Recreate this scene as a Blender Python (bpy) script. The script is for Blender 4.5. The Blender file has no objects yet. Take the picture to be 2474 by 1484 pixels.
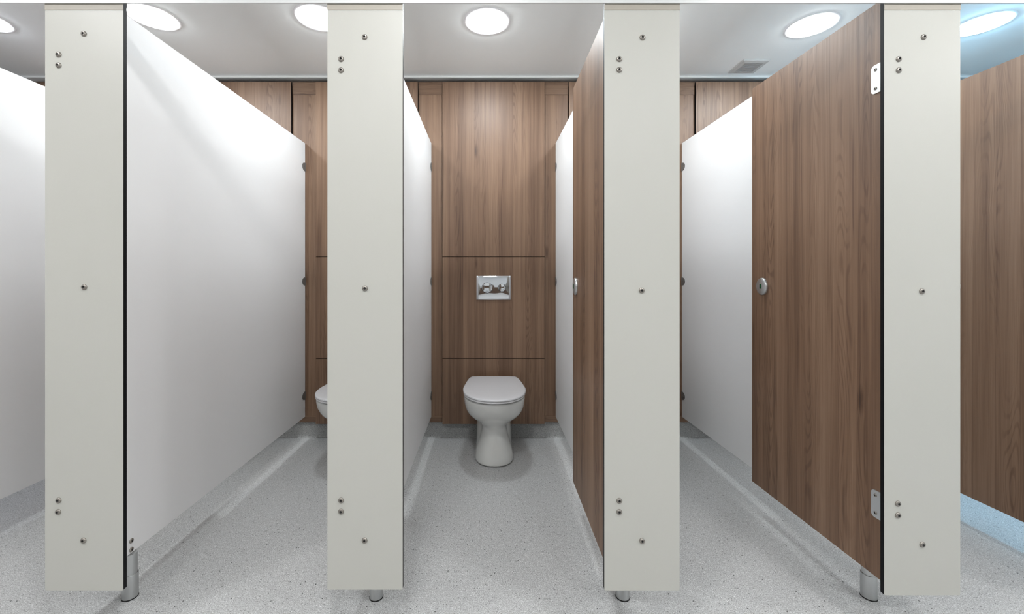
import bpy, bmesh, math, random
from mathutils import Vector, Matrix

S = bpy.context.scene
COL = S.collection
PI = math.pi

# ------------------------------------------------------------------ camera
# pilaster faces lie on the plane y = 0, floor z = 0, camera 1.302 m in front
CAMY, CAMZ = 1.302, 1.155
cd = bpy.data.cameras.new('camera')
cam = bpy.data.objects.new('camera', cd); COL.objects.link(cam)
cam.location = (0, -CAMY, CAMZ)
cam.rotation_euler = (PI/2, 0, 0)
cd.sensor_width = 36.0
cd.lens = 36.0 * 1000.0 / 2474.0
cd.shift_x = (1237.0 - 1177.0) / 2474.0
cd.shift_y = -(742.0 - 662.0) / 2474.0
cd.clip_start = 0.02
S.camera = cam

# ------------------------------------------------------------------ world, exposure
w = bpy.data.worlds.new('world'); S.world = w; w.use_nodes = True
w.node_tree.nodes['Background'].inputs[0].default_value = (0.8, 0.85, 0.9, 1)
w.node_tree.nodes['Background'].inputs[1].default_value = 0.3
S.view_settings.view_transform = 'Standard'
S.view_settings.look = 'None'
S.view_settings.gamma = 1
S.view_settings.exposure = 2.38
S.view_settings.use_curve_mapping = False

LAMP_Z = 2.533                      # ceiling height
LAMP_COOL = (0.90, 0.96, 0.985)
LAMP_STALL = 16.8
LAMP_ROOM = 25.5

# ------------------------------------------------------------------ materials
def srgb(r, g, b):
    f = lambda c: (c/255/12.92) if c/255 <= 0.04045 else ((c/255+0.055)/1.055)**2.4
    return (f(r), f(g), f(b), 1)

def mat(name, base, rough=0.5, metal=0.0, spec=0.5, coat=0.0):
    m = bpy.data.materials.new(name); m.use_nodes = True
    b = m.node_tree.nodes['Principled BSDF']
    b.inputs['Base Color'].default_value = base
    b.inputs['Roughness'].default_value = rough
    b.inputs['Metallic'].default_value = metal
    b.inputs['Specular IOR Level'].default_value = spec
    b.inputs['Coat Weight'].default_value = coat
    return m

def nd(m, t, **kw):
    n = m.node_tree.nodes.new(t)
    for k, v in kw.items():
        if k.startswith('i_'):
            key = k[2:]
            key = int(key) if key.isdigit() else key.replace('_', ' ')
            n.inputs[key].default_value = v
        else: setattr(n, k, v)
    return n

def math_n(m, op, a, b=None):
    n = nd(m, 'ShaderNodeMath', operation=op)
    for i, v in enumerate((a, b)):
        if v is None: continue
        if isinstance(v, (int, float)): n.inputs[i].default_value = v
        else: m.node_tree.links.new(v, n.inputs[i])
    return n.outputs[0]

def laminate(name, base, rough=0.38, bump=0.015):
    m = mat(name, base, rough)
    L = m.node_tree.links; b = m.node_tree.nodes['Principled BSDF']
    tc = nd(m, 'ShaderNodeTexCoord')
    no = nd(m, 'ShaderNodeTexNoise', i_Scale=3.0, i_Detail=3.0)
    L.new(tc.outputs['Object'], no.inputs['Vector'])
    r = nd(m, 'ShaderNodeMapRange', i_3=rough-0.04, i_4=rough+0.05)
    L.new(no.outputs[0], r.inputs[0]); L.new(r.outputs[0], b.inputs['Roughness'])
    n2 = nd(m, 'ShaderNodeTexNoise', i_Scale=900.0, i_Detail=2.0)
    L.new(tc.outputs['Object'], n2.inputs['Vector'])
    bp = nd(m, 'ShaderNodeBump', i_Strength=bump, i_Distance=0.001)
    L.new(n2.outputs[0], bp.inputs['Height']); L.new(bp.outputs[0], b.inputs['Normal'])
    return m

def wood(name, horizontal=False, dark=1.0):
    m = mat(name, (0.2, 0.12, 0.07, 1), 0.42, 0.0, 0.72)
    L = m.node_tree.links; b = m.node_tree.nodes['Principled BSDF']
    tc = nd(m, 'ShaderNodeTexCoord'); oi = nd(m, 'ShaderNodeObjectInfo')
    sp = nd(m, 'ShaderNodeSeparateXYZ'); L.new(tc.outputs['Object'], sp.inputs[0])
    u = math_n(m, 'ADD', sp.outputs[0], sp.outputs[1]); z = sp.outputs[2]
    if horizontal: u, z = z, u
    lo = nd(m, 'ShaderNodeSeparateXYZ'); L.new(oi.outputs['Location'], lo.inputs[0])
    u = math_n(m, 'ADD', u, math_n(m, 'MULTIPLY', math_n(m, 'ADD', lo.outputs[0], 5.3), 4.7))
    if not horizontal: z = math_n(m, 'ADD', z, lo.outputs[2])
    def noise_at(uu, su, sz, det=4.0, rough=0.55, k=0.0):
        c = nd(m, 'ShaderNodeCombineXYZ', i_Y=k)
        L.new(math_n(m, 'MULTIPLY', uu, su), c.inputs[0]); L.new(math_n(m, 'MULTIPLY', z, sz), c.inputs[2])
        n = nd(m, 'ShaderNodeTexNoise', i_Scale=1.0, i_Detail=det, i_Roughness=rough)
        L.new(c.outputs[0], n.inputs['Vector']); return n.outputs[0]
    def rng(v, a, bb, c=0.0, d=1.0):
        r = nd(m, 'ShaderNodeMapRange', i_1=a, i_2=bb, i_3=c, i_4=d); r.interpolation_type = 'SMOOTHSTEP'
        L.new(v, r.inputs[0]); return r.outputs[0]
    # planks about 8 cm wide, each with its own tone and its own stretch of grain
    edge = math_n(m, 'MULTIPLY', math_n(m, 'SUBTRACT', noise_at(u, 1.5, 0.5, 2, 0.5, 2.0), 0.5), 0.05)
    pl = nd(m, 'ShaderNodeTexVoronoi', i_Scale=12.0, voronoi_dimensions='1D')
    L.new(math_n(m, 'ADD', u, edge), pl.inputs['W'])
    pe = nd(m, 'ShaderNodeTexVoronoi', i_Scale=12.0, voronoi_dimensions='1D', feature='DISTANCE_TO_EDGE')
    L.new(math_n(m, 'ADD', u, edge), pe.inputs['W'])
    seam = rng(pe.outputs['Distance'], 0.0, 0.045, 1.0, 0.0)
    ps = nd(m, 'ShaderNodeSeparateColor'); L.new(pl.outputs['Color'], ps.inputs[0])
    ptone, pshift = ps.outputs[0], ps.outputs[1]
    z = math_n(m, 'ADD', z, math_n(m, 'MULTIPLY', pshift, 9.0))
    # knots: the grain bends round sparse points
    kc = nd(m, 'ShaderNodeCombineXYZ')
    L.new(math_n(m, 'MULTIPLY', u, 7.5), kc.inputs[0]); L.new(math_n(m, 'MULTIPLY', z, 1.9), kc.inputs[2])
    kv = nd(m, 'ShaderNodeTexVoronoi', i_Scale=1.0); L.new(kc.outputs[0], kv.inputs['Vector'])
    kd = kv.outputs['Distance']
    bend = rng(kd, 0.0, 0.34, 1.0, 0.0)
    drift = math_n(m, 'MULTIPLY', math_n(m, 'SUBTRACT', noise_at(u, 5.0, 1.3, 2, 0.5, 4.0), 0.5), 0.016)
    u2 = math_n(m, 'ADD', math_n(m, 'ADD', u, drift), math_n(m, 'MULTIPLY', math_n(m, 'MULTIPLY', bend, math_n(m, 'SUBTRACT', noise_at(u, 9.0, 9.0, 2, 0.5, 5.0), 0.5)), 0.030))
    broad = rng(noise_at(u2, 15, 0.40, 2, 0.5, 3), 0.3, 0.7)
    mid = rng(noise_at(u2, 55, 0.9, 3, 0.6, 7), 0.3, 0.72)
    fine = rng(noise_at(u2, 260, 2.2, 4, 0.65, 11), 0.28, 0.72)
    pores = rng(noise_at(u2, 620, 16.0, 2, 0.5, 13), 0.62, 0.74)
    # cathedral figure: contour lines of a long narrow field
    fld = math_n(m, 'ADD', noise_at(u2, 10.5, 0.9, 1, 0.4, 17), math_n(m, 'MULTIPLY', noise_at(u2, 60, 6.0, 2, 0.5, 19), 0.03))
    rings = rng(math_n(m, 'SINE', math_n(m, 'MULTIPLY', fld, 170.0)), 0.15, 1.0)
    gate = rng(noise_at(u2, 9, 0.45, 1, 0.5, 23), 0.47, 0.62)
    rings = math_n(m, 'MULTIPLY', rings, gate)
    st = rng(noise_at(u2, 30, 0.75, 4, 0.6, 31), 0.585, 0.74)
    kn = math_n(m, 'MULTIPLY', rng(kd, 0.02, 0.13, 1.0, 0.0), rng(noise_at(u, 60, 14, 2, 0.5, 37), 0.2, 0.5))
    v = math_n(m, 'MULTIPLY', broad, 0.24)
    v = math_n(m, 'ADD', v, math_n(m, 'MULTIPLY', mid, 0.17))
    v = math_n(m, 'ADD', v, math_n(m, 'MULTIPLY', fine, 0.19))
    v = math_n(m, 'ADD', v, math_n(m, 'MULTIPLY', ptone, 0.21))
    v = math_n(m, 'ADD', v, 0.18)
    v = math_n(m, 'SUBTRACT', v, math_n(m, 'MULTIPLY', seam, 0.09))
    v = math_n(m, 'SUBTRACT', v, math_n(m, 'MULTIPLY', rings, 0.18))
    v = math_n(m, 'SUBTRACT', v, math_n(m, 'MULTIPLY', pores, 0.09))
    v = math_n(m, 'SUBTRACT', v, math_n(m, 'MULTIPLY', st, 0.30))
    v = math_n(m, 'SUBTRACT', v, math_n(m, 'MULTIPLY', kn, 0.36))
    cr = nd(m, 'ShaderNodeValToRGB'); e = cr.color_ramp.elements
    d = dark * 0.90
    cols = [(0.0, (0.046, 0.017, 0.006)), (0.3, (0.130, 0.063, 0.031)), (0.55, (0.218, 0.120, 0.067)), (0.85, (0.318, 0.193, 0.118))]
    e[0].position, e[0].color = cols[0][0], tuple(c*d for c in cols[0][1]) + (1,)
    e[1].position, e[1].color = cols[3][0], tuple(c*d for c in cols[3][1]) + (1,)
    for p, c in cols[1:3]:
        x = e.new(p); x.color = tuple(q*d for q in c) + (1,)
    L.new(v, cr.inputs[0]); L.new(cr.outputs[0], b.inputs['Base Color'])
    L.new(rng(fine, 0.0, 1.0, 0.52, 0.45), b.inputs['Roughness'])
    bp = nd(m, 'ShaderNodeBump', i_Strength=0.08, i_Distance=0.001)
    L.new(fine, bp.inputs['Height']); L.new(bp.outputs[0], b.inputs['Normal'])
    return m

def vinyl(name, base, wear=False):
    m = mat(name, (0.4, 0.4, 0.4, 1), 0.55)
    L = m.node_tree.links; b = m.node_tree.nodes['Principled BSDF']
    tc = nd(m, 'ShaderNodeTexCoord'); P = tc.outputs['Object']
    def noise(sc, det, ro=0.5):
        n = nd(m, 'ShaderNodeTexNoise', i_Scale=sc, i_Detail=det, i_Roughness=ro); L.new(P, n.inputs['Vector']); return n.outputs[0]
    g = nd(m, 'ShaderNodeMapRange', i_1=0.32, i_2=0.68, i_3=0.40, i_4=1.42); L.new(noise(270, 3, 0.75), g.inputs[0])
    f = g.outputs[0]
    # larger soft mottling
    g2 = nd(m, 'ShaderNodeMapRange', i_1=0.3, i_2=0.7, i_3=0.93, i_4=1.06); L.new(noise(60, 2), g2.inputs[0])
    f = math_n(m, 'MULTIPLY', f, g2.outputs[0])
    # pale chips
    v1 = nd(m, 'ShaderNodeTexVoronoi', i_Scale=190.0); L.new(P, v1.inputs['Vector'])
    s1 = nd(m, 'ShaderNodeSeparateColor'); L.new(v1.outputs['Color'], s1.inputs[0])
    pale = math_n(m, 'MULTIPLY', math_n(m, 'GREATER_THAN', s1.outputs[0], 0.86), math_n(m, 'LESS_THAN', v1.outputs['Distance'], 0.42))
    f = math_n(m, 'ADD', f, math_n(m, 'MULTIPLY', pale, 0.24))
    # dark chips, two sizes
    for sc, th, dd, am in ((160.0, 0.90, 0.34, 0.5), (88.0, 0.95, 0.22, 0.88)):
        v2 = nd(m, 'ShaderNodeTexVoronoi', i_Scale=sc); L.new(P, v2.inputs['Vector'])
        s2 = nd(m, 'ShaderNodeSeparateColor'); L.new(v2.outputs['Color'], s2.inputs[0])
        dk = math_n(m, 'MULTIPLY', math_n(m, 'GREATER_THAN', s2.outputs[1], th), math_n(m, 'LESS_THAN', v2.outputs['Distance'], dd))
        f = math_n(m, 'MULTIPLY', f, math_n(m, 'SUBTRACT', 1.0, math_n(m, 'MULTIPLY', dk, am)))
    mx = nd(m, 'ShaderNodeVectorMath', operation='SCALE'); mx.inputs[0].default_value = base[:3]
    L.new(f, mx.inputs['Scale']); L.new(mx.outputs[0], b.inputs['Base Color'])
    bp = nd(m, 'ShaderNodeBump', i_Strength=0.12, i_Distance=0.001)
    L.new(noise(500, 2), bp.inputs['Height']); L.new(bp.outputs[0], b.inputs['Normal'])
    return m

def plaster(name, base):
    m = mat(name, base, 0.75)
    L = m.node_tree.links; b = m.node_tree.nodes['Principled BSDF']
    tc = nd(m, 'ShaderNodeTexCoord')
    n = nd(m, 'ShaderNodeTexNoise', i_Scale=180.0, i_Detail=3.0); L.new(tc.outputs['Object'], n.inputs['Vector'])
    bp = nd(m, 'ShaderNodeBump', i_Strength=0.05, i_Distance=0.001)
    L.new(n.outputs[0], bp.inputs['Height']); L.new(bp.outputs[0], b.inputs['Normal'])
    return m

def brushed(name, base, rough):
    m = mat(name, base, rough, 1.0)
    L = m.node_tree.links; b = m.node_tree.nodes['Principled BSDF']
    tc = nd(m, 'ShaderNodeTexCoord')
    mp = nd(m, 'ShaderNodeMapping'); mp.inputs['Scale'].default_value = (300, 300, 8)
    L.new(tc.outputs['Object'], mp.inputs[0])
    n = nd(m, 'ShaderNodeTexNoise', i_Scale=1.0, i_Detail=2.0); L.new(mp.outputs[0], n.inputs['Vector'])
    r = nd(m, 'ShaderNodeMapRange', i_3=rough-0.06, i_4=rough+0.08); L.new(n.outputs[0], r.inputs[0])
    L.new(r.outputs[0], b.inputs['Roughness'])
    return m

def glow(name, col, power):
    m = mat(name, (0.9, 0.9, 0.9, 1), 0.4)
    b = m.node_tree.nodes['Principled BSDF']
    b.inputs['Emission Color'].default_value = tuple(col) + (1,)
    b.inputs['Emission Strength'].default_value = power
    return m

M = {}
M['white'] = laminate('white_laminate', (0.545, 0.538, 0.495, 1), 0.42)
M['cap'] = mat('under_rail_beige', (0.42, 0.385, 0.33, 1), 0.5)
M['partition'] = laminate('partition_laminate', (0.85, 0.85, 0.855, 1), 0.52)
M['partition'].node_tree.nodes['Principled BSDF'].inputs['Specular IOR Level'].default_value = 0.32
M['core'] = mat('black_core', (0.003, 0.003, 0.004, 1), 0.5, 0.0, 0.18)
M['wood'] = wood('walnut_laminate')
M['wood_h'] = wood('walnut_laminate_cross', True, 0.9)
M['floor'] = vinyl('speckled_vinyl', (0.575, 0.58, 0.58))
M['ceiling'] = plaster('ceiling_paint', (0.955, 0.975, 0.97, 1))
M['wall'] = plaster('wall_paint', (0.74, 0.74, 0.73, 1))
M['wall_tile'] = plaster('wall_paint_grey', (0.50, 0.51, 0.52, 1))
M['vinyl_up'] = vinyl('speckled_vinyl_upstand', (0.42, 0.425, 0.42))  # same vinyl as the floor, shade below the panels put into the colour
M['backing'] = wood('walnut_backing', True, 0.45)
M['trim'] = mat('trim_paint', (0.92, 0.92, 0.91, 1), 0.4)
M['alu'] = brushed('satin_aluminium', (0.56, 0.57, 0.57, 1), 0.36)
M['rail'] = mat('rail_aluminium', (0.80, 0.80, 0.80, 1), 0.35, 0.3)
M['steel'] = brushed('stainless_steel', (0.34, 0.315, 0.285, 1), 0.42)
M['dark_steel'] = mat('bracket_grey', (0.20, 0.195, 0.19, 1), 0.4, 0.3)
M['hole'] = mat('black_socket', (0.004, 0.004, 0.004, 1), 0.6)
M['chrome'] = mat('chrome', (0.72, 0.735, 0.76, 1), 0.04, 1.0)
M['ceramic'] = mat('ceramic', (0.74, 0.745, 0.72, 1), 0.12, 0.0, 0.5, 0.6)
M['seat'] = mat('seat_plastic', (0.72, 0.72, 0.74, 1), 0.22)
M['green'] = mat('indicator_green', (0.004, 0.09, 0.02, 1), 0.3)
M['plate'] = brushed('hinge_plate_metal', (0.74, 0.76, 0.77, 1), 0.42)
M['vent'] = mat('vent_plastic', (0.60, 0.60, 0.59, 1), 0.45)
M['vent_slat'] = mat('vent_slat_plastic', (0.56, 0.56, 0.56, 1), 0.5)
M['lamp_ring'] = mat('lamp_ring_white', (0.90, 0.90, 0.91, 1), 0.4)
M['glow'] = glow('lamp_glow', LAMP_COOL, LAMP_STALL)
M['glow_blue'] = glow('lamp_glow_blue', (0.34, 0.71, 1.0), LAMP_STALL*2.7)
M['glow_violet'] = glow('lamp_glow_violet', (0.87, 0.91, 1.0), LAMP_STALL*0.85)
M['glow_room'] = glow('lamp_glow_room', (0.98, 0.985, 0.985), LAMP_ROOM)

# ------------------------------------------------------------------ helpers
def link(name, bm, mats, parent=None, loc=(0, 0, 0), smooth=False):
    me = bpy.data.meshes.new(name)
    bmesh.ops.recalc_face_normals(bm, faces=bm.faces)
    bm.to_mesh(me); bm.free()
    for mm in (mats if isinstance(mats, (list, tuple)) else [mats]): me.materials.append(mm)
    if smooth:
        for p in me.polygons: p.use_smooth = True
    o = bpy.data.objects.new(name, me); COL.objects.link(o)
    o.location = loc
    if parent: o.parent = parent
    return o

def autosmooth(o, ang=35):
    for p in o.data.polygons: p.use_smooth = True
    bm = bmesh.new(); bm.from_mesh(o.data)
    for e in bm.edges:
        if len(e.link_faces) == 2 and e.calc_face_angle(0) > math.radians(ang): e.smooth = False
    bm.to_mesh(o.data); bm.free()
    return o

def box(bm, x0, x1, y0, y1, z0, z1, mi=0):
    vs = [bm.verts.new((x, y, z)) for z in (z0, z1) for y in (y0, y1) for x in (x0, x1)]
    fs = []
    for f in ((0, 2, 3, 1), (4, 5, 7, 6), (0, 1, 5, 4), (2, 6, 7, 3), (0, 4, 6, 2), (1, 3, 7, 5)):
        fc = bm.faces.new([vs[i] for i in f]); fc.material_index = mi; fs.append(fc)
    return fs

def bevel(bm, w=0.001, seg=2, ang=30):
    es = [e for e in bm.edges if len(e.link_faces) == 2 and e.calc_face_angle(0) > math.radians(ang)]
    bmesh.ops.bevel(bm, geom=es, offset=w, segments=seg, profile=0.6, affect='EDGES')

def lathe(bm, prof, axis='z', seg=32, c=(0, 0, 0), mi=0, sx=1.0, caps=True):
    """prof: (radius, height) pairs; axis is the direction of height"""
    rings = []
    for r, h in prof:
        ring = []
        for k in range(seg):
            a = 2*PI*k/seg; p, q = r*math.cos(a)*sx, r*math.sin(a)
            v = {'z': (p, q, h), 'y': (p, h, q), 'x': (h, p, q)}[axis]
            ring.append(bm.verts.new((v[0]+c[0], v[1]+c[1], v[2]+c[2])))
        rings.append(ring)
    fs = []
    for a, b in zip(rings, rings[1:]):
        for k in range(seg):
            fs.append(bm.faces.new([a[k], a[(k+1) % seg], b[(k+1) % seg], b[k]]))
    if caps:
        fs.append(bm.faces.new(rings[0])); fs.append(bm.faces.new(list(reversed(rings[-1]))))
    for f in fs: f.material_index = mi
    return fs

def prism(bm, pts, t0, t1, plane='xz', mi=0):
    """extruded outline; plane xz extrudes along y, yz along x, xy along z"""
    def P(p, t): return {'xz': (p[0], t, p[1]), 'yz': (t, p[0], p[1]), 'xy': (p[0], p[1], t)}[plane]
    a = [bm.verts.new(P(p, t0)) for p in pts]; b = [bm.verts.new(P(p, t1)) for p in pts]
    fs = [bm.faces.new(a), bm.faces.new(list(reversed(b)))]
    n = len(pts)
    for i in range(n): fs.append(bm.faces.new([a[i], b[i], b[(i+1) % n], a[(i+1) % n]]))
    for f in fs: f.material_index = mi
    return fs

def rrect(x0, x1, z0, z1, r, seg=5, corners=(1, 1, 1, 1)):
    """corners: bottom-left, bottom-right, top-right, top-left rounded or not"""
    pts = []
    for i, (cx, cz, a0, px, pz) in enumerate(((x0+r, z0+r, PI, x0, z0), (x1-r, z0+r, 1.5*PI, x1, z0), (x1-r, z1-r, 0, x1, z1), (x0+r, z1-r, PI/2, x0, z1))):
        if corners[i]:
            for k in range(seg+1):
                a = a0 + PI/2*k/seg; pts.append((cx+r*math.cos(a), cz+r*math.sin(a)))
        else: pts.append((px, pz))
    return pts

def empty(name, loc=(0, 0, 0), rz=0.0):
    o = bpy.data.objects.new(name, None); COL.objects.link(o)
    o.location = loc; o.rotation_euler = (0, 0, rz); o.empty_display_size = 0.05
    return o

def tag(o, label, cat, group=None):
    o['label'] = label; o['category'] = cat
    if group: o['group'] = group
    return o

def struct(name, bm, m, loc=(0, 0, 0)):
    o = link(name, bm, m, None, loc); o['kind'] = 'structure'; return o

def copy_tree(o, parent=None):
    c = o.copy(); COL.objects.link(c)
    if parent: c.parent = parent
    for ch in [x for x in bpy.data.objects if x.parent == o]: copy_tree(ch, c)
    return c

# ------------------------------------------------------------------ layout
PITCH = 0.88
PX = [-3.036, -2.156, -1.276, -0.396, 0.484, 1.364, 2.244, 3.124]   # partition centre lines
ZB, ZT = 0.159, 2.066
YP = 1.5715                 # face of the duct panels
YS = 1.588                  # face of the recessed strips between them
PANEL_W = 0.709
AX = [(PX[i] + PX[i+1]) / 2 for i in range(7)]       # cubicle axes
XL, XR = -3.6, 3.75
YF = -3.4

# ------------------------------------------------------------------ the room
bm = bmesh.new(); box(bm, XL, XR, YF, 1.75, -0.05, 0.0); struct('floor', bm, M['floor'])
bm = bmesh.new(); box(bm, XL, XR, YF, 1.75, LAMP_Z, LAMP_Z+0.05); struct('ceiling', bm, M['ceiling'])
bm = bmesh.new(); box(bm, XL, XR, 1.632, 1.72, 0, LAMP_Z); struct('wall_back', bm, M['backing'])
bm = bmesh.new(); box(bm, XL-0.1, XL, YF, 1.75, 0, LAMP_Z); struct('wall_left', bm, M['wall'])
bm = bmesh.new(); box(bm, XR, XR+0.1, YF, 1.75, 0, LAMP_Z); struct('wall_right', bm, M['wall'])
bm = bmesh.new(); box(bm, XL-0.1, XR+0.1, YF-0.1, YF, 0, LAMP_Z); struct('wall_front', bm, M['wall_tile'])
bm = bmesh.new(); box(bm, XL, XR, YF, YF+0.03, 0, 0.95); struct('trim_1', bm, M['backing'])  # unseen walnut band, added to give the flush plate a brown reflection
# vinyl upstand with a small cove along the back wall
bm = bmesh.new()
pts = [(1.632, 0.0), (1.603, 0.0), (1.609, 0.0025), (1.613, 0.008), (1.615, 0.016), (1.616, 0.112), (1.632, 0.112)]
prism(bm, pts, XL, XR, 'yz'); struct('baseboard_back', bm, M['vinyl_up'])
# ceiling angle along the back wall
bm = bmesh.new(); box(bm, XL, XR, 1.574, 1.632, LAMP_Z-0.013, LAMP_Z); struct('trim_2', bm, M['trim'])
# recessed strips between the duct panels, with cross-grained rails top and bottom
n = 3
for i, px in enumerate(PX):
    x0, x1 = px - (PITCH-PANEL_W)/2 + 0.003, px + (PITCH-PANEL_W)/2 - 0.003
    bm = bmesh.new(); box(bm, x0, x1, YS, 1.6318, 0.165, 2.405)
    struct('trim_%d' % n, bm, M['wood'], ); n += 1
    bm = bmesh.new(); box(bm, x0, x1, YS-0.003, 1.6318, 2.405, 2.492); bevel(bm, 0.002)
    struct('trim_%d' % n, bm, M['wood_h']); n += 1
    bm = bmesh.new(); box(bm, x0, x1, YS-0.003, 1.6318, 0.120, 0.165); bevel(bm, 0.0015)
    struct('trim_%d' % n, bm, M['wood_h']); n += 1

# ------------------------------------------------------------------ duct panels
CUB = ['the far left cubicle beyond the frame', 'the cubicle at the left edge', 'the cubicle with the wide white side panel',
       'the middle cubicle', 'the cubicle with the wide open door', 'the right edge cubicle', 'the far right cubicle beyond the frame']
def panel(ax, z0, z1, label, seed):
    bm = bmesh.new()
    box(bm, -PANEL_W/2, PANEL_W/2, -0.0, 0.013, 0, z1-z0); bm.normal_update()
    for f in bm.faces: f.material_index = 0 if abs(f.normal.y) > 0.9 else 1
    box(bm, -PANEL_W/2+0.02, PANEL_W/2-0.02, 0.0131, 0.060, 0.0, z1-z0, 1)
    o = link('duct_panel', bm, [M['wood'], M['core']], None, (ax, YP, z0))
    return tag(o, label, 'wall panel', 'walnut duct panels on the back wall')
UP = {1: 'upper walnut panel showing above the sloping top of the largest white divider',
      2: 'upper walnut panel mostly hidden behind the second pilaster, above the half hidden toilet',
      3: 'tall upper walnut panel above the chrome flush plate, reflecting the ceiling lamp',
      4: 'sliver of upper walnut panel beside the nearly edge-on door',
      5: 'upper walnut panel left of the wide open walnut door, under the ceiling vent'}
for i in range(7):
    where = CUB[i]
    panel(AX[i], 1.2752, 2.488, UP.get(i, 'upper walnut back panel in ' + where), i)
    if i in (0, 6): continue
    mid = {2: 'middle walnut panel strip just above the half hidden toilet',
           3: 'middle walnut panel holding the chrome flush plate'}.get(i, 'middle walnut back panel in ' + where)
    low = {2: 'lower walnut panel strip behind the half hidden toilet',
           3: 'lower walnut panel directly behind the fully visible toilet'}.get(i, 'lower walnut back panel in ' + where)
    panel(AX[i], 0.5703, 1.2710, mid, i+10)
    panel(AX[i], 0.1125, 0.5663, low, i+20)

# ------------------------------------------------------------------ screws and bolts
def bolt_bm(r=0.0088, h=0.0046):
    """domed sleeve nut, axis -y, seated on y = 0"""
    bm = bmesh.new()
    prof = [(r, 0.0), (r*1.0, -h*0.35), (r*0.88, -h*0.72), (r*0.60, -h*0.96), (r*0.42, -h)]
    rings = lathe(bm, prof, 'y', 20, mi=0, caps=False)
    lathe(bm, [(r*0.42, -h), (r*0.40, -h*0.9), (r*0.02, -h*0.5)], 'y', 20, mi=1, caps=False)
    return bm
BOLT = None
def bolt(parent, x, y, z, rz=0.0, s=1.0, name='bolt'):
    global BOLT
    if BOLT is None:
        BOLT = link(name, bolt_bm(), [M['steel'], M['hole']], parent, (x, y, z), smooth=True)
        autosmooth(BOLT, 50); o = BOLT
    else:
        o = bpy.data.objects.new(name, BOLT.data); COL.objects.link(o); o.parent = parent; o.location = (x, y, z)
    o.rotation_euler = (0, 0, rz); o.scale = (s, s, s)
    return o

# ------------------------------------------------------------------ pilasters
def px2x(px, k=768.0): return (px - 1177.0) / k
def px2z(py, k=768.0): return CAMZ + (662.0 - py) / k
PIL = [
    (None, -2.271, -2.025, 0.159, 0, 'pilaster'),
    ('leftmost white pilaster, beside the largest white divider', px2x(109), px2x(298), px2z(1427),
     [(203, 82), (142, 132), (142, 158), (204, 694), (142, 1209), (141, 1237), (202, 1306)], 0),
    ('white pilaster left of the middle cubicle, in front of the half hidden toilet', px2x(791), px2x(973), px2z(1425),
     [(881, 90), (824, 143), (824, 170), (882, 697), (824, 1209), (824, 1236), (881, 1306)], 0),
    ('white pilaster right of the middle cubicle, beside the narrow edge-on door', px2x(1460), px2x(1642), px2z(1427),
     [(1552, 91), (1496, 143), (1496, 169), (1550, 702), (1496, 1210), (1496, 1237), (1551, 1307)], 0),
    ('white pilaster at the right, with the wide open walnut door at its left edge', px2x(2136), px2x(2320), px2z(1439),
     [(2231, 90), (2171, 143), (2171, 170), (2227, 704), (2169, 1217), (2169, 1245), (2228, 1316)], 0),
    ('white pilaster beyond the right edge of the frame', 2.129, 2.369, 0.155, 0, 0),
]
for j, P_ in enumerate(PIL):
    lab, x0, x1, zb = P_[0], P_[1], P_[2], P_[3]
    if lab is None: lab = 'white pilaster beyond the left edge of the frame'
    c = (x0+x1)/2
    root = empty('pilaster', (c, 0, zb))
    tag(root, lab, 'pilaster', 'white front pilasters of the toilet cubicles')
    h = 2.058 - zb; hw = (x1-x0)/2
    bm = bmesh.new()
    prism(bm, rrect(-hw, hw, 0, h, 0.004, 3), 0.0, 0.0125)
    for f in bm.faces:
        nrm = f.normal if f.normal.length else None
    bm.normal_update()
    for f in bm.faces: f.material_index = 0 if abs(f.normal.y) > 0.9 else 1
    link('panel', bm, [M['white'], M['core']], root)
    bm = bmesh.new(); box(bm, -hw, hw, -0.0016, -0.0002, 1.985-zb, 2.056-zb)  # added beige band, stands in for the darker tone under the headrail
    link('under_rail_band', bm, M['cap'], root)
    scr = P_[4]
    if scr:
        for (sx, sy) in scr: bolt(root, px2x(sx)-c, 0.0, px2z(sy)-zb)
    else:
        for dx, z in ((0.0, 1.90), (-0.078, 1.83), (-0.078, 1.795), (0.0, 1.105), (-0.078, 0.442), (-0.078, 0.405), (0.0, 0.315)):
            bolt(root, dx, 0.0, z-zb)

# headrail along the top of the pilasters
root = empty('headrail', (0, 0, 2.004))
tag(root, 'pale metal headrail running across the top of all the pilasters', 'rail')
bm = bmesh.new(); box(bm, XL, XR, -0.0065, -0.0020, 0.0, 0.055); bevel(bm, 0.0006)
link('front_flange', bm, M['rail'], root)
bm = bmesh.new(); box(bm, XL, XR, -0.0065, 0.030, 0.0555, 0.060)
link('top_flange', bm, M['rail'], root)

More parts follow.
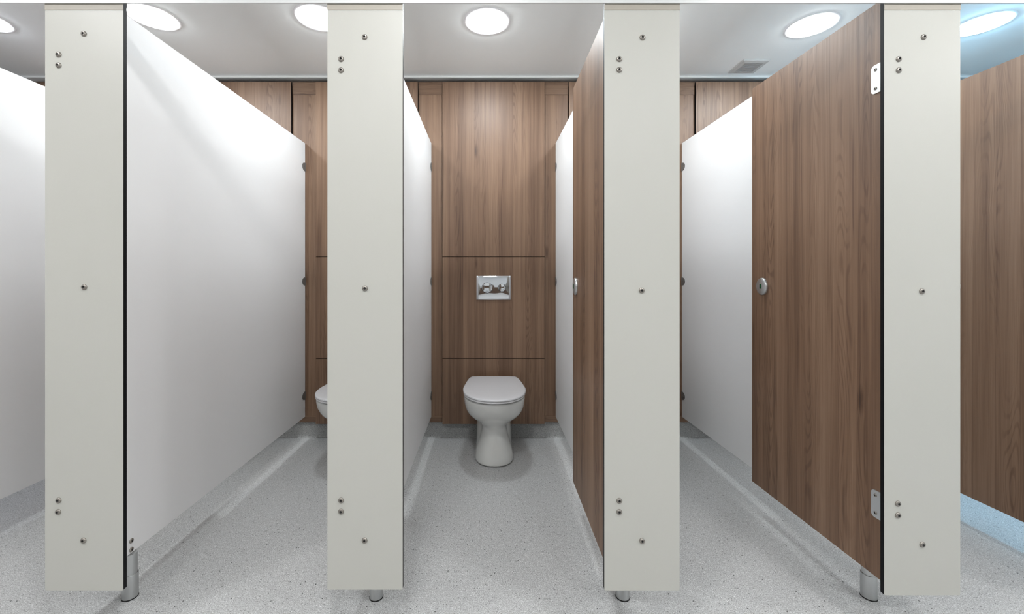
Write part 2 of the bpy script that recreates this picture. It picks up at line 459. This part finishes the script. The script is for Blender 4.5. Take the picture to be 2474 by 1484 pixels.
# ------------------------------------------------------------------ partitions
def make_partition(px, label, i):
    root = empty('partition', (px, 0, 0))
    tag(root, label, 'partition', 'white dividing panels between the cubicles')
    bm = bmesh.new()
    y0, y1 = 0.0145, YS-0.004
    t = 0.0065
    box(bm, -t, t, y0, y1, ZB, ZT); bm.normal_update()
    for f in bm.faces: f.material_index = 0 if abs(f.normal.x) > 0.9 else 1
    link('panel', bm, [M['partition'], M['core']], root)
    # half-round wall brackets
    for z in (1.899, 1.103, 0.308):
        bm = bmesh.new()
        pts = [(y1-0.001, z-0.029)]
        for k in range(13):
            a = -PI/2 + PI*k/12
            pts.append((y1-0.001-0.045*math.cos(a)-0.001, z+0.029*math.sin(a)))
        pts.append((y1-0.001, z+0.029))
        for s in (-1, 1):
            x0, x1 = (t+0.0003, t+0.0025) if s > 0 else (-t-0.0025, -t-0.0003)
            prism(bm, pts, x0, x1, 'yz')
        box(bm, -0.009, 0.009, y1+0.0004, YS-0.0004, z-0.029, z+0.029)
        bevel(bm, 0.0004, 1)
        b = link('wall_bracket', bm, M['dark_steel'], root)
        for s in (-1, 1):
            bolt(b, s*(t+0.0026), y1-0.022, z, s*PI/2, 0.5, 'screw')
    # small fixing behind the pilaster
    for z in (1.899, 1.103, 0.318):
        bm = bmesh.new()
        for s in (-1, 1):
            x0, x1 = (t+0.0003, t+0.006) if s > 0 else (-t-0.006, -t-0.0003)
            pts = [(0.0135, z-0.02)] + [(0.0135+0.022*math.cos(-PI/2+PI*k/8)*0.9, z+0.02*math.sin(-PI/2+PI*k/8)) for k in range(1, 8)] + [(0.0135, z+0.02)]
            prism(bm, pts, x0, x1, 'yz')
        link('front_bracket', bm, M['alu'], root)
    # pedestal leg under the front corner
    ly = 0.178
    bm = bmesh.new()
    lathe(bm, [(0.0235, 0.0), (0.0235, 0.082), (0.0232, 0.085), (0.0205, 0.086)], 'z', 40, (0, ly, 0))
    leg = autosmooth(link('leg', bm, M['alu'], root))
    bm = bmesh.new()
    lathe(bm, [(0.0205, 0.086), (0.0205, ZB-0.001)], 'z', 40, (0, ly, 0))
    autosmooth(link('upper_sleeve', bm, M['alu'], leg))
    bm = bmesh.new()
    lathe(bm, [(0.0245, 0.0), (0.0245, 0.003), (0.0236, 0.004)], 'z', 40, (0, ly, 0))
    link('floor_seal', bm, M['hole'], leg)
    bolt(leg, -0.0205*math.cos(0.9), ly-0.0205*math.sin(0.9), 0.108, -PI/2+0.9, 0.55, 'grub_screw')
    for z in (0.203, 0.172):
        for s in (-1, 1): bolt(root, s*(t+0.0002), ly-0.004, z, s*PI/2, 0.95)
    return root
PLAB = {0: 'white dividing panel far outside the left of the frame', 1: 'white dividing panel cut off by the left edge of the photo',
        2: 'largest white dividing panel, on the metal leg beside the leftmost pilaster',
        3: 'white dividing panel on the left side of the middle cubicle',
        4: 'white dividing panel on the right side of the middle cubicle, partly behind the edge-on door',
        5: 'white dividing panel behind the wide open walnut door',
        6: 'white dividing panel behind the door at the right edge of the photo',
        7: 'white dividing panel far outside the right of the frame'}
for i in range(8): make_partition(PX[i], PLAB[i], i)

# ------------------------------------------------------------------ doors
def make_door(x, rz, label, zt=2.049, zb=0.153, yh=0.040, W=0.662):
    root = empty('cubicle_door', (x, yh, 0), rz)
    tag(root, label, 'door', 'walnut doors of the toilet cubicles')
    t = 0.0065
    bm = bmesh.new(); box(bm, -t, t, 0, W, zb, zt); bm.normal_update()
    for f in bm.faces: f.material_index = 0 if abs(f.normal.x) > 0.9 else 1
    link('panel', bm, [M['wood'], M['core']], root)
    # hinges: a rounded plate on each face, pivot barrel at the edge
    for z0, z1 in ((1.751, 1.845), (0.350, 0.440)):
        bm = bmesh.new()
        pts = rrect(-0.020, 0.040, z0, z1, 0.012, 5, (0, 1, 1, 0))
        prism(bm, pts, -t-0.0042, -t-0.0003, 'yz')
        bevel(bm, 0.0008, 1)
        hp = link('hinge_plate', bm, M['plate'], root)
        for dz in (0.016, z1-z0-0.016): bolt(hp, -t-0.0042, 0.024, z0+dz, -PI/2, 0.62, 'screw')
        bm = bmesh.new(); lathe(bm, [(0.0055, z0+0.004), (0.0055, z1-0.004)], 'z', 20, (-0.004, -0.016, 0))
        autosmooth(link('hinge_barrel', bm, M['plate'], root))
    # lock: oval indicator outside (left face), turn inside
    zc, yc = 1.097, W-0.079
    bm = bmesh.new()
    lathe(bm, [(0.040, -t-0.0003), (0.040, -t-0.007), (0.0375, -t-0.010), (0.033, -t-0.0112), (0.004, -t-0.0122)], 'x', 44, (0, yc, zc), sx=0.86)
    lk = autosmooth(link('lock_rose', bm, M['alu'], root), 40)
    bm = bmesh.new(); prism(bm, rrect(yc-0.0050, yc+0.0050, zc-0.0110, zc+0.0110, 0.004, 4), -t-0.0134, -t-0.0118, 'yz')
    sl = link('indicator_window', bm, M['green'], lk)
    bm = bmesh.new(); prism(bm, rrect(yc+0.0004, yc+0.0050, zc-0.0105, zc+0.0105, 0.002, 3), -t-0.0138, -t-0.0135, 'yz')
    link('slot', bm, M['hole'], lk)
    bm = bmesh.new()
    lathe(bm, [(0.030, t+0.0003), (0.030, t+0.007), (0.027, t+0.009)], 'x', 36, (0, yc, zc))
    autosmooth(link('thumb_turn', bm, M['alu'], root), 40)
    return root
make_door(-1.351, 0.0, 'walnut door out of sight in the leftmost cubicle')
make_door(-0.471, 0.0, 'walnut door hidden behind the pilaster left of the middle cubicle')
make_door(0.4135, -0.012, 'walnut door of the middle cubicle, open and seen nearly edge-on')
make_door(1.2925, 0.0080, 'wide walnut door standing open left of the rightmost pilaster', yh=0.040, W=0.660)
make_door(2.170, 0.0, 'walnut door cut off by the right edge of the photo', zt=2.04)

# ------------------------------------------------------------------ toilets
def outline(back, front, wr, wf, yc, nb=5, nf=10, power=2.0, e=3.5):
    """right half of a D outline: back corner, straight side, rounded nose; then mirrored"""
    pts = []
    for k in range(nb):
        f = k/(nb-1); pts.append((wr + (wf-wr)*(f**e), back + (yc-back)*f))
    for k in range(1, nf+1):
        a = PI/2*k/nf
        pts.append((wf*math.cos(a)**(2/power), yc + (front-yc)*math.sin(a)**(2/power)))
    left = [(-x, y) for x, y in reversed(pts[:-1])]
    return pts + left
def loft(bm, levels):
    rings = [[bm.verts.new((x, y, z)) for x, y in pts] for z, pts in levels]
    n = len(rings[0])
    for a, b in zip(rings, rings[1:]):
        for k in range(n): bm.faces.new([a[k], a[(k+1) % n], b[(k+1) % n], b[k]])
    bm.faces.new(rings[0]); bm.faces.new(list(reversed(rings[-1])))
    return rings
def Y(d): return d - CAMY          # distance from the lens plane to world y
def make_toilet(ax, label):
    root = empty('toilet', (ax, 0, 0)); tag(root, label, 'toilet', 'white back to wall toilets')
    def O(front, wr, wf, ycd, p=2.0, back=2.868): return outline(Y(back), Y(front), wr, wf, Y(ycd), power=p)
    bm = bmesh.new()
    lv = [(0.000, O(2.462, .116, .118, 2.60, 2.3)),
          (0.012, O(2.458, .117, .120, 2.60, 2.3)),
          (0.050, O(2.462, .116, .116, 2.60, 2.2)),
          (0.105, O(2.474, .1155, .100, 2.60, 2.1)),
          (0.155, O(2.488, .1155, .084, 2.61, 2.0)),
          (0.200, O(2.494, .1155, .074, 2.62, 2.0)),
          (0.230, O(2.484, .1155, .080, 2.61, 2.0)),
          (0.255, O(2.456, .117, .110, 2.59, 2.0)),
          (0.285, O(2.413, .122, .142, 2.56, 2.05)),
          (0.320, O(2.368, .132, .168, 2.54, 2.1)),
          (0.360, O(2.333, .142, .181, 2.53, 2.15)),
          (0.400, O(2.314, .150, .1855, 2.53, 2.2)),
          (0.420, O(2.309, .152, .186, 2.53, 2.2)),
          (0.4265, O(2.318, .150, .180, 2.53, 2.2))]
    loft(bm, lv)
    pan = link('pan', bm, M['ceramic'], root, smooth=True)
    autosmooth(pan, 60)
    ss = pan.modifiers.new('subsurf', 'SUBSURF'); ss.levels = 2; ss.render_levels = 2
    def slab(name, z0, z1, grow, m, back, par=None, dome=0.0):
        def Q(g): return outline(Y(back), Y(2.292-g+0.0),   .152+g, .1905+g, Y(2.55), nb=11, nf=16, e=0.55, power=2.2)
        def corner(pts):
            # clipped rear corners: the side swings in towards the flat rear edge
            return pts
        bm = bmesh.new()
        lv = [(z0, Q(-0.004+grow)), (z0+0.002, Q(grow)), (z1-0.004, Q(grow)), (z1-0.001, Q(grow-0.003)), (z1, Q(grow-0.008))]
        if dome: lv.append((z1+dome, Q(grow-0.055)))
        loft(bm, lv)
        return autosmooth(link(name, bm, m, par or root), 50)
    slab('seat', 0.4315, 0.4425, -0.001, M['seat'], 2.80)
    slab('lid', 0.4435, 0.4560, 0.001, M['seat'], 2.815, dome=0.0015)
    for s in (-1, 1):
        bm = bmesh.new(); lathe(bm, [(0.007, -0.020), (0.007, 0.020)], 'x', 16, (s*0.075, Y(2.83), 0.4385))
        lathe(bm, [(0.009, 0.424), (0.008, 0.434)], 'z', 16, (s*0.075, Y(2.835), 0))
        autosmooth(link('hinge', bm, M['seat'], root))
    # fixing hole at the foot, left side
    bm = bmesh.new(); lathe(bm, [(0.0035, -0.0022), (0.0032, -0.0002)], 'x', 14, (-0.1165, Y(2.66), 0.062))
    link('fixing_plug', bm, M['hole'], root)
    return root
TL = {1: 'white toilet out of sight in the left edge cubicle', 2: 'white toilet half hidden behind the second pilaster',
      3: 'fully visible white toilet with closed lid in the middle cubicle',
      4: 'white toilet out of sight behind the third pilaster', 5: 'white toilet out of sight behind the rightmost pilaster'}
for i in range(1, 6): make_toilet(AX[i], TL[i])

# ------------------------------------------------------------------ flush plates
def make_flush(ax, label):
    z = 1.0585
    root = empty('flush_plate', (ax+0.000, YP, z)); tag(root, label, 'flush plate', 'chrome dual flush plates')
    W, H = 0.118, 0.083
    # shallow dished chrome plate
    bm = bmesh.new(); nx, nz = 36, 26; g = []
    for j in range(nz+1):
        row = []
        for i in range(nx+1):
            u, v = -1+2*i/nx, -1+2*j/nz
            edge = min(1.0, min((1-abs(u))*W, (1-abs(v))*H)/0.004)
            swell = 0.0060*math.exp(-((u+0.36)**2*4.5 + v*v*3.2)) + 0.0045*math.exp(-((u-0.48)**2*9 + v*v*5)) + 0.0016*math.sin(3.1*u+0.6)*(v-0.2)
            y = -0.003 - 0.005*math.sin(edge*PI/2) - 0.0052*(1-v*v) - 0.0030*(1-u*u) - swell*0.25
            row.append(bm.verts.new((u*W, y, v*H)))
        g.append(row)
    for j in range(nz):
        for i in range(nx): bm.faces.new([g[j][i], g[j][i+1], g[j+1][i+1], g[j+1][i]])
    rim = [g[0][i] for i in range(nx+1)] + [g[j][nx] for j in range(1, nz+1)] + [g[nz][i] for i in range(nx-1, -1, -1)] + [g[j][0] for j in range(nz-1, 0, -1)]
    bk = [bm.verts.new((v.co.x, -0.0004, v.co.z)) for v in rim]
    for k in range(len(rim)): bm.faces.new([rim[k], bk[k], bk[(k+1) % len(rim)], rim[(k+1) % len(rim)]])
    bm.faces.new(bk)
    pl = autosmooth(link('plate', bm, M['chrome'], root), 40)
    def button(cx, r, dep, name):
        bm = bmesh.new()
        lathe(bm, [(r*1.08, -0.0120), (r*1.08, -0.0178), (r*1.0, -0.0178)], 'y', 44, (cx, 0, 0), mi=1, caps=False)
        lathe(bm, [(r, -0.0095), (r, -0.0185-dep), (r*0.93, -0.0205-dep), (r*0.6, -0.0185-dep), (r*0.25, -0.0172-dep), (0.0005, -0.0170-dep)], 'y', 44, (cx, 0, 0), caps=False)
        return autosmooth(link(name, bm, [M['chrome'], M['hole']], root), 45)
    button(-0.044, 0.0350, 0.0010, 'full_flush_button')
    # crescent rim of the large button
    bm = bmesh.new(); R, c0 = 0.0290, -0.0225
    pts = []
    for k in range(17):
        a = -0.95 + 1.9*k/16; pts.append((c0 + R*math.cos(a)*1.0+0.0, R*math.sin(a)))
    inn = []
    for k in range(17):
        a = 0.62 - 1.24*k/16; inn.append((-0.044 + 0.0385*math.cos(a), 0.0385*math.sin(a)))
    prism(bm, pts + inn, -0.0188, -0.010, 'xz'); link('button_crescent', bm, M['chrome'], root)
    button(0.058, 0.0260, 0.0006, 'half_flush_button')
    return root
FL = {1: 'chrome flush plate out of sight in the left edge cubicle', 2: 'chrome flush plate hidden behind the second pilaster',
      3: 'chrome flush plate with two round buttons above the fully visible toilet',
      4: 'chrome flush plate hidden behind the third pilaster', 5: 'chrome flush plate hidden behind the rightmost pilaster'}
for i in range(1, 6): make_flush(AX[i], FL[i])

# ------------------------------------------------------------------ ceiling lamps and vent
def make_lamp(x, y, glowmat, label, group):
    root = empty('ceiling_lamp', (x, y, LAMP_Z)); tag(root, label, 'lamp', group)
    bm = bmesh.new()
    lathe(bm, [(0.128, -0.0005), (0.128, -0.0018), (0.126, -0.0028), (0.1070, -0.0030), (0.1052, -0.0022), (0.1052, -0.0005)], 'z', 56, caps=False)
    autosmooth(link('bezel', bm, M['lamp_ring'], root))
    bm = bmesh.new()
    lathe(bm, [(0.1045, -0.0010), (0.1038, -0.0055), (0.097, -0.0085), (0.060, -0.0110), (0.0008, -0.0120)], 'z', 48, caps=True)
    autosmooth(link('diffuser', bm, glowmat, root))
    return root
LY = 2.26 - CAMY
LL = [(-2.74, 2.24, 'glow_violet', 'round ceiling lamp cut off by the left edge of the photo'),
      (-1.795, 2.222, 'glow', 'round ceiling lamp just right of the leftmost pilaster'),
      (-0.906, 2.23, 'glow', 'round ceiling lamp partly hidden by the second pilaster'),
      (0.0, 2.26, 'glow', 'round ceiling lamp directly above the middle cubicle toilet'),
      (0.88, 2.27, 'glow', 'round ceiling lamp hidden behind the third pilaster'),
      (1.80, 2.297, 'glow', 'round ceiling lamp above the wide open walnut door'),
      (2.73, 2.285, 'glow_blue', 'bluish round ceiling lamp at the right edge of the photo')]
for x, yy, g, lab in LL: make_lamp(x, yy - CAMY, M[g], lab, 'round ceiling lamps over the cubicles')
for k, (x, y) in enumerate(((-1.9, -0.85), (-0.25, -0.85), (1.5, -0.85), (3.0, -0.85), (-2.4, -2.3), (-0.7, -2.3), (1.0, -2.3), (2.7, -2.3))):
    make_lamp(x, y, M['glow_room'], 'round ceiling lamp in the washroom behind the viewer', 'round ceiling lamps behind the viewer')

vx, vy = 1.734, 2.745 - CAMY
root = empty('ceiling_vent', (vx, vy, LAMP_Z)); tag(root, 'square white extract vent in the ceiling near the wide open door', 'vent')
bm = bmesh.new()
o_, i_ = 0.088, 0.058
pts_o = [(-o_, -o_), (o_, -o_), (o_, o_), (-o_, o_)]
for s in range(4):
    a, b = pts_o[s], pts_o[(s+1) % 4]
    sc = i_/o_
    v = [bm.verts.new((a[0], a[1], -0.0005)), bm.verts.new((b[0], b[1], -0.0005)), bm.verts.new((b[0]*.97, b[1]*.97, -0.006)), bm.verts.new((a[0]*.97, a[1]*.97, -0.006)),
         bm.verts.new((b[0]*sc, b[1]*sc, -0.010)), bm.verts.new((a[0]*sc, a[1]*sc, -0.010)), bm.verts.new((b[0]*sc, b[1]*sc, -0.002)), bm.verts.new((a[0]*sc, a[1]*sc, -0.002))]
    for f in ((0, 1, 2, 3), (3, 2, 4, 5), (5, 4, 6, 7)): bm.faces.new([v[k] for k in f])
bmesh.ops.remove_doubles(bm, verts=bm.verts, dist=0.0001)
link('frame', bm, M['vent'], root)
bm = bmesh.new()
for k in range(9):
    y = -i_ + 0.005 + k*(2*i_-0.010)/8
    box(bm, -i_+0.0005, i_-0.0005, y-0.0042, y+0.0030, -0.0085, -0.0065)
box(bm, -i_+0.0005, i_-0.0005, -i_+0.0005, i_-0.0005, -0.004, -0.0022)
link('grille', bm, M['vent_slat'], root)
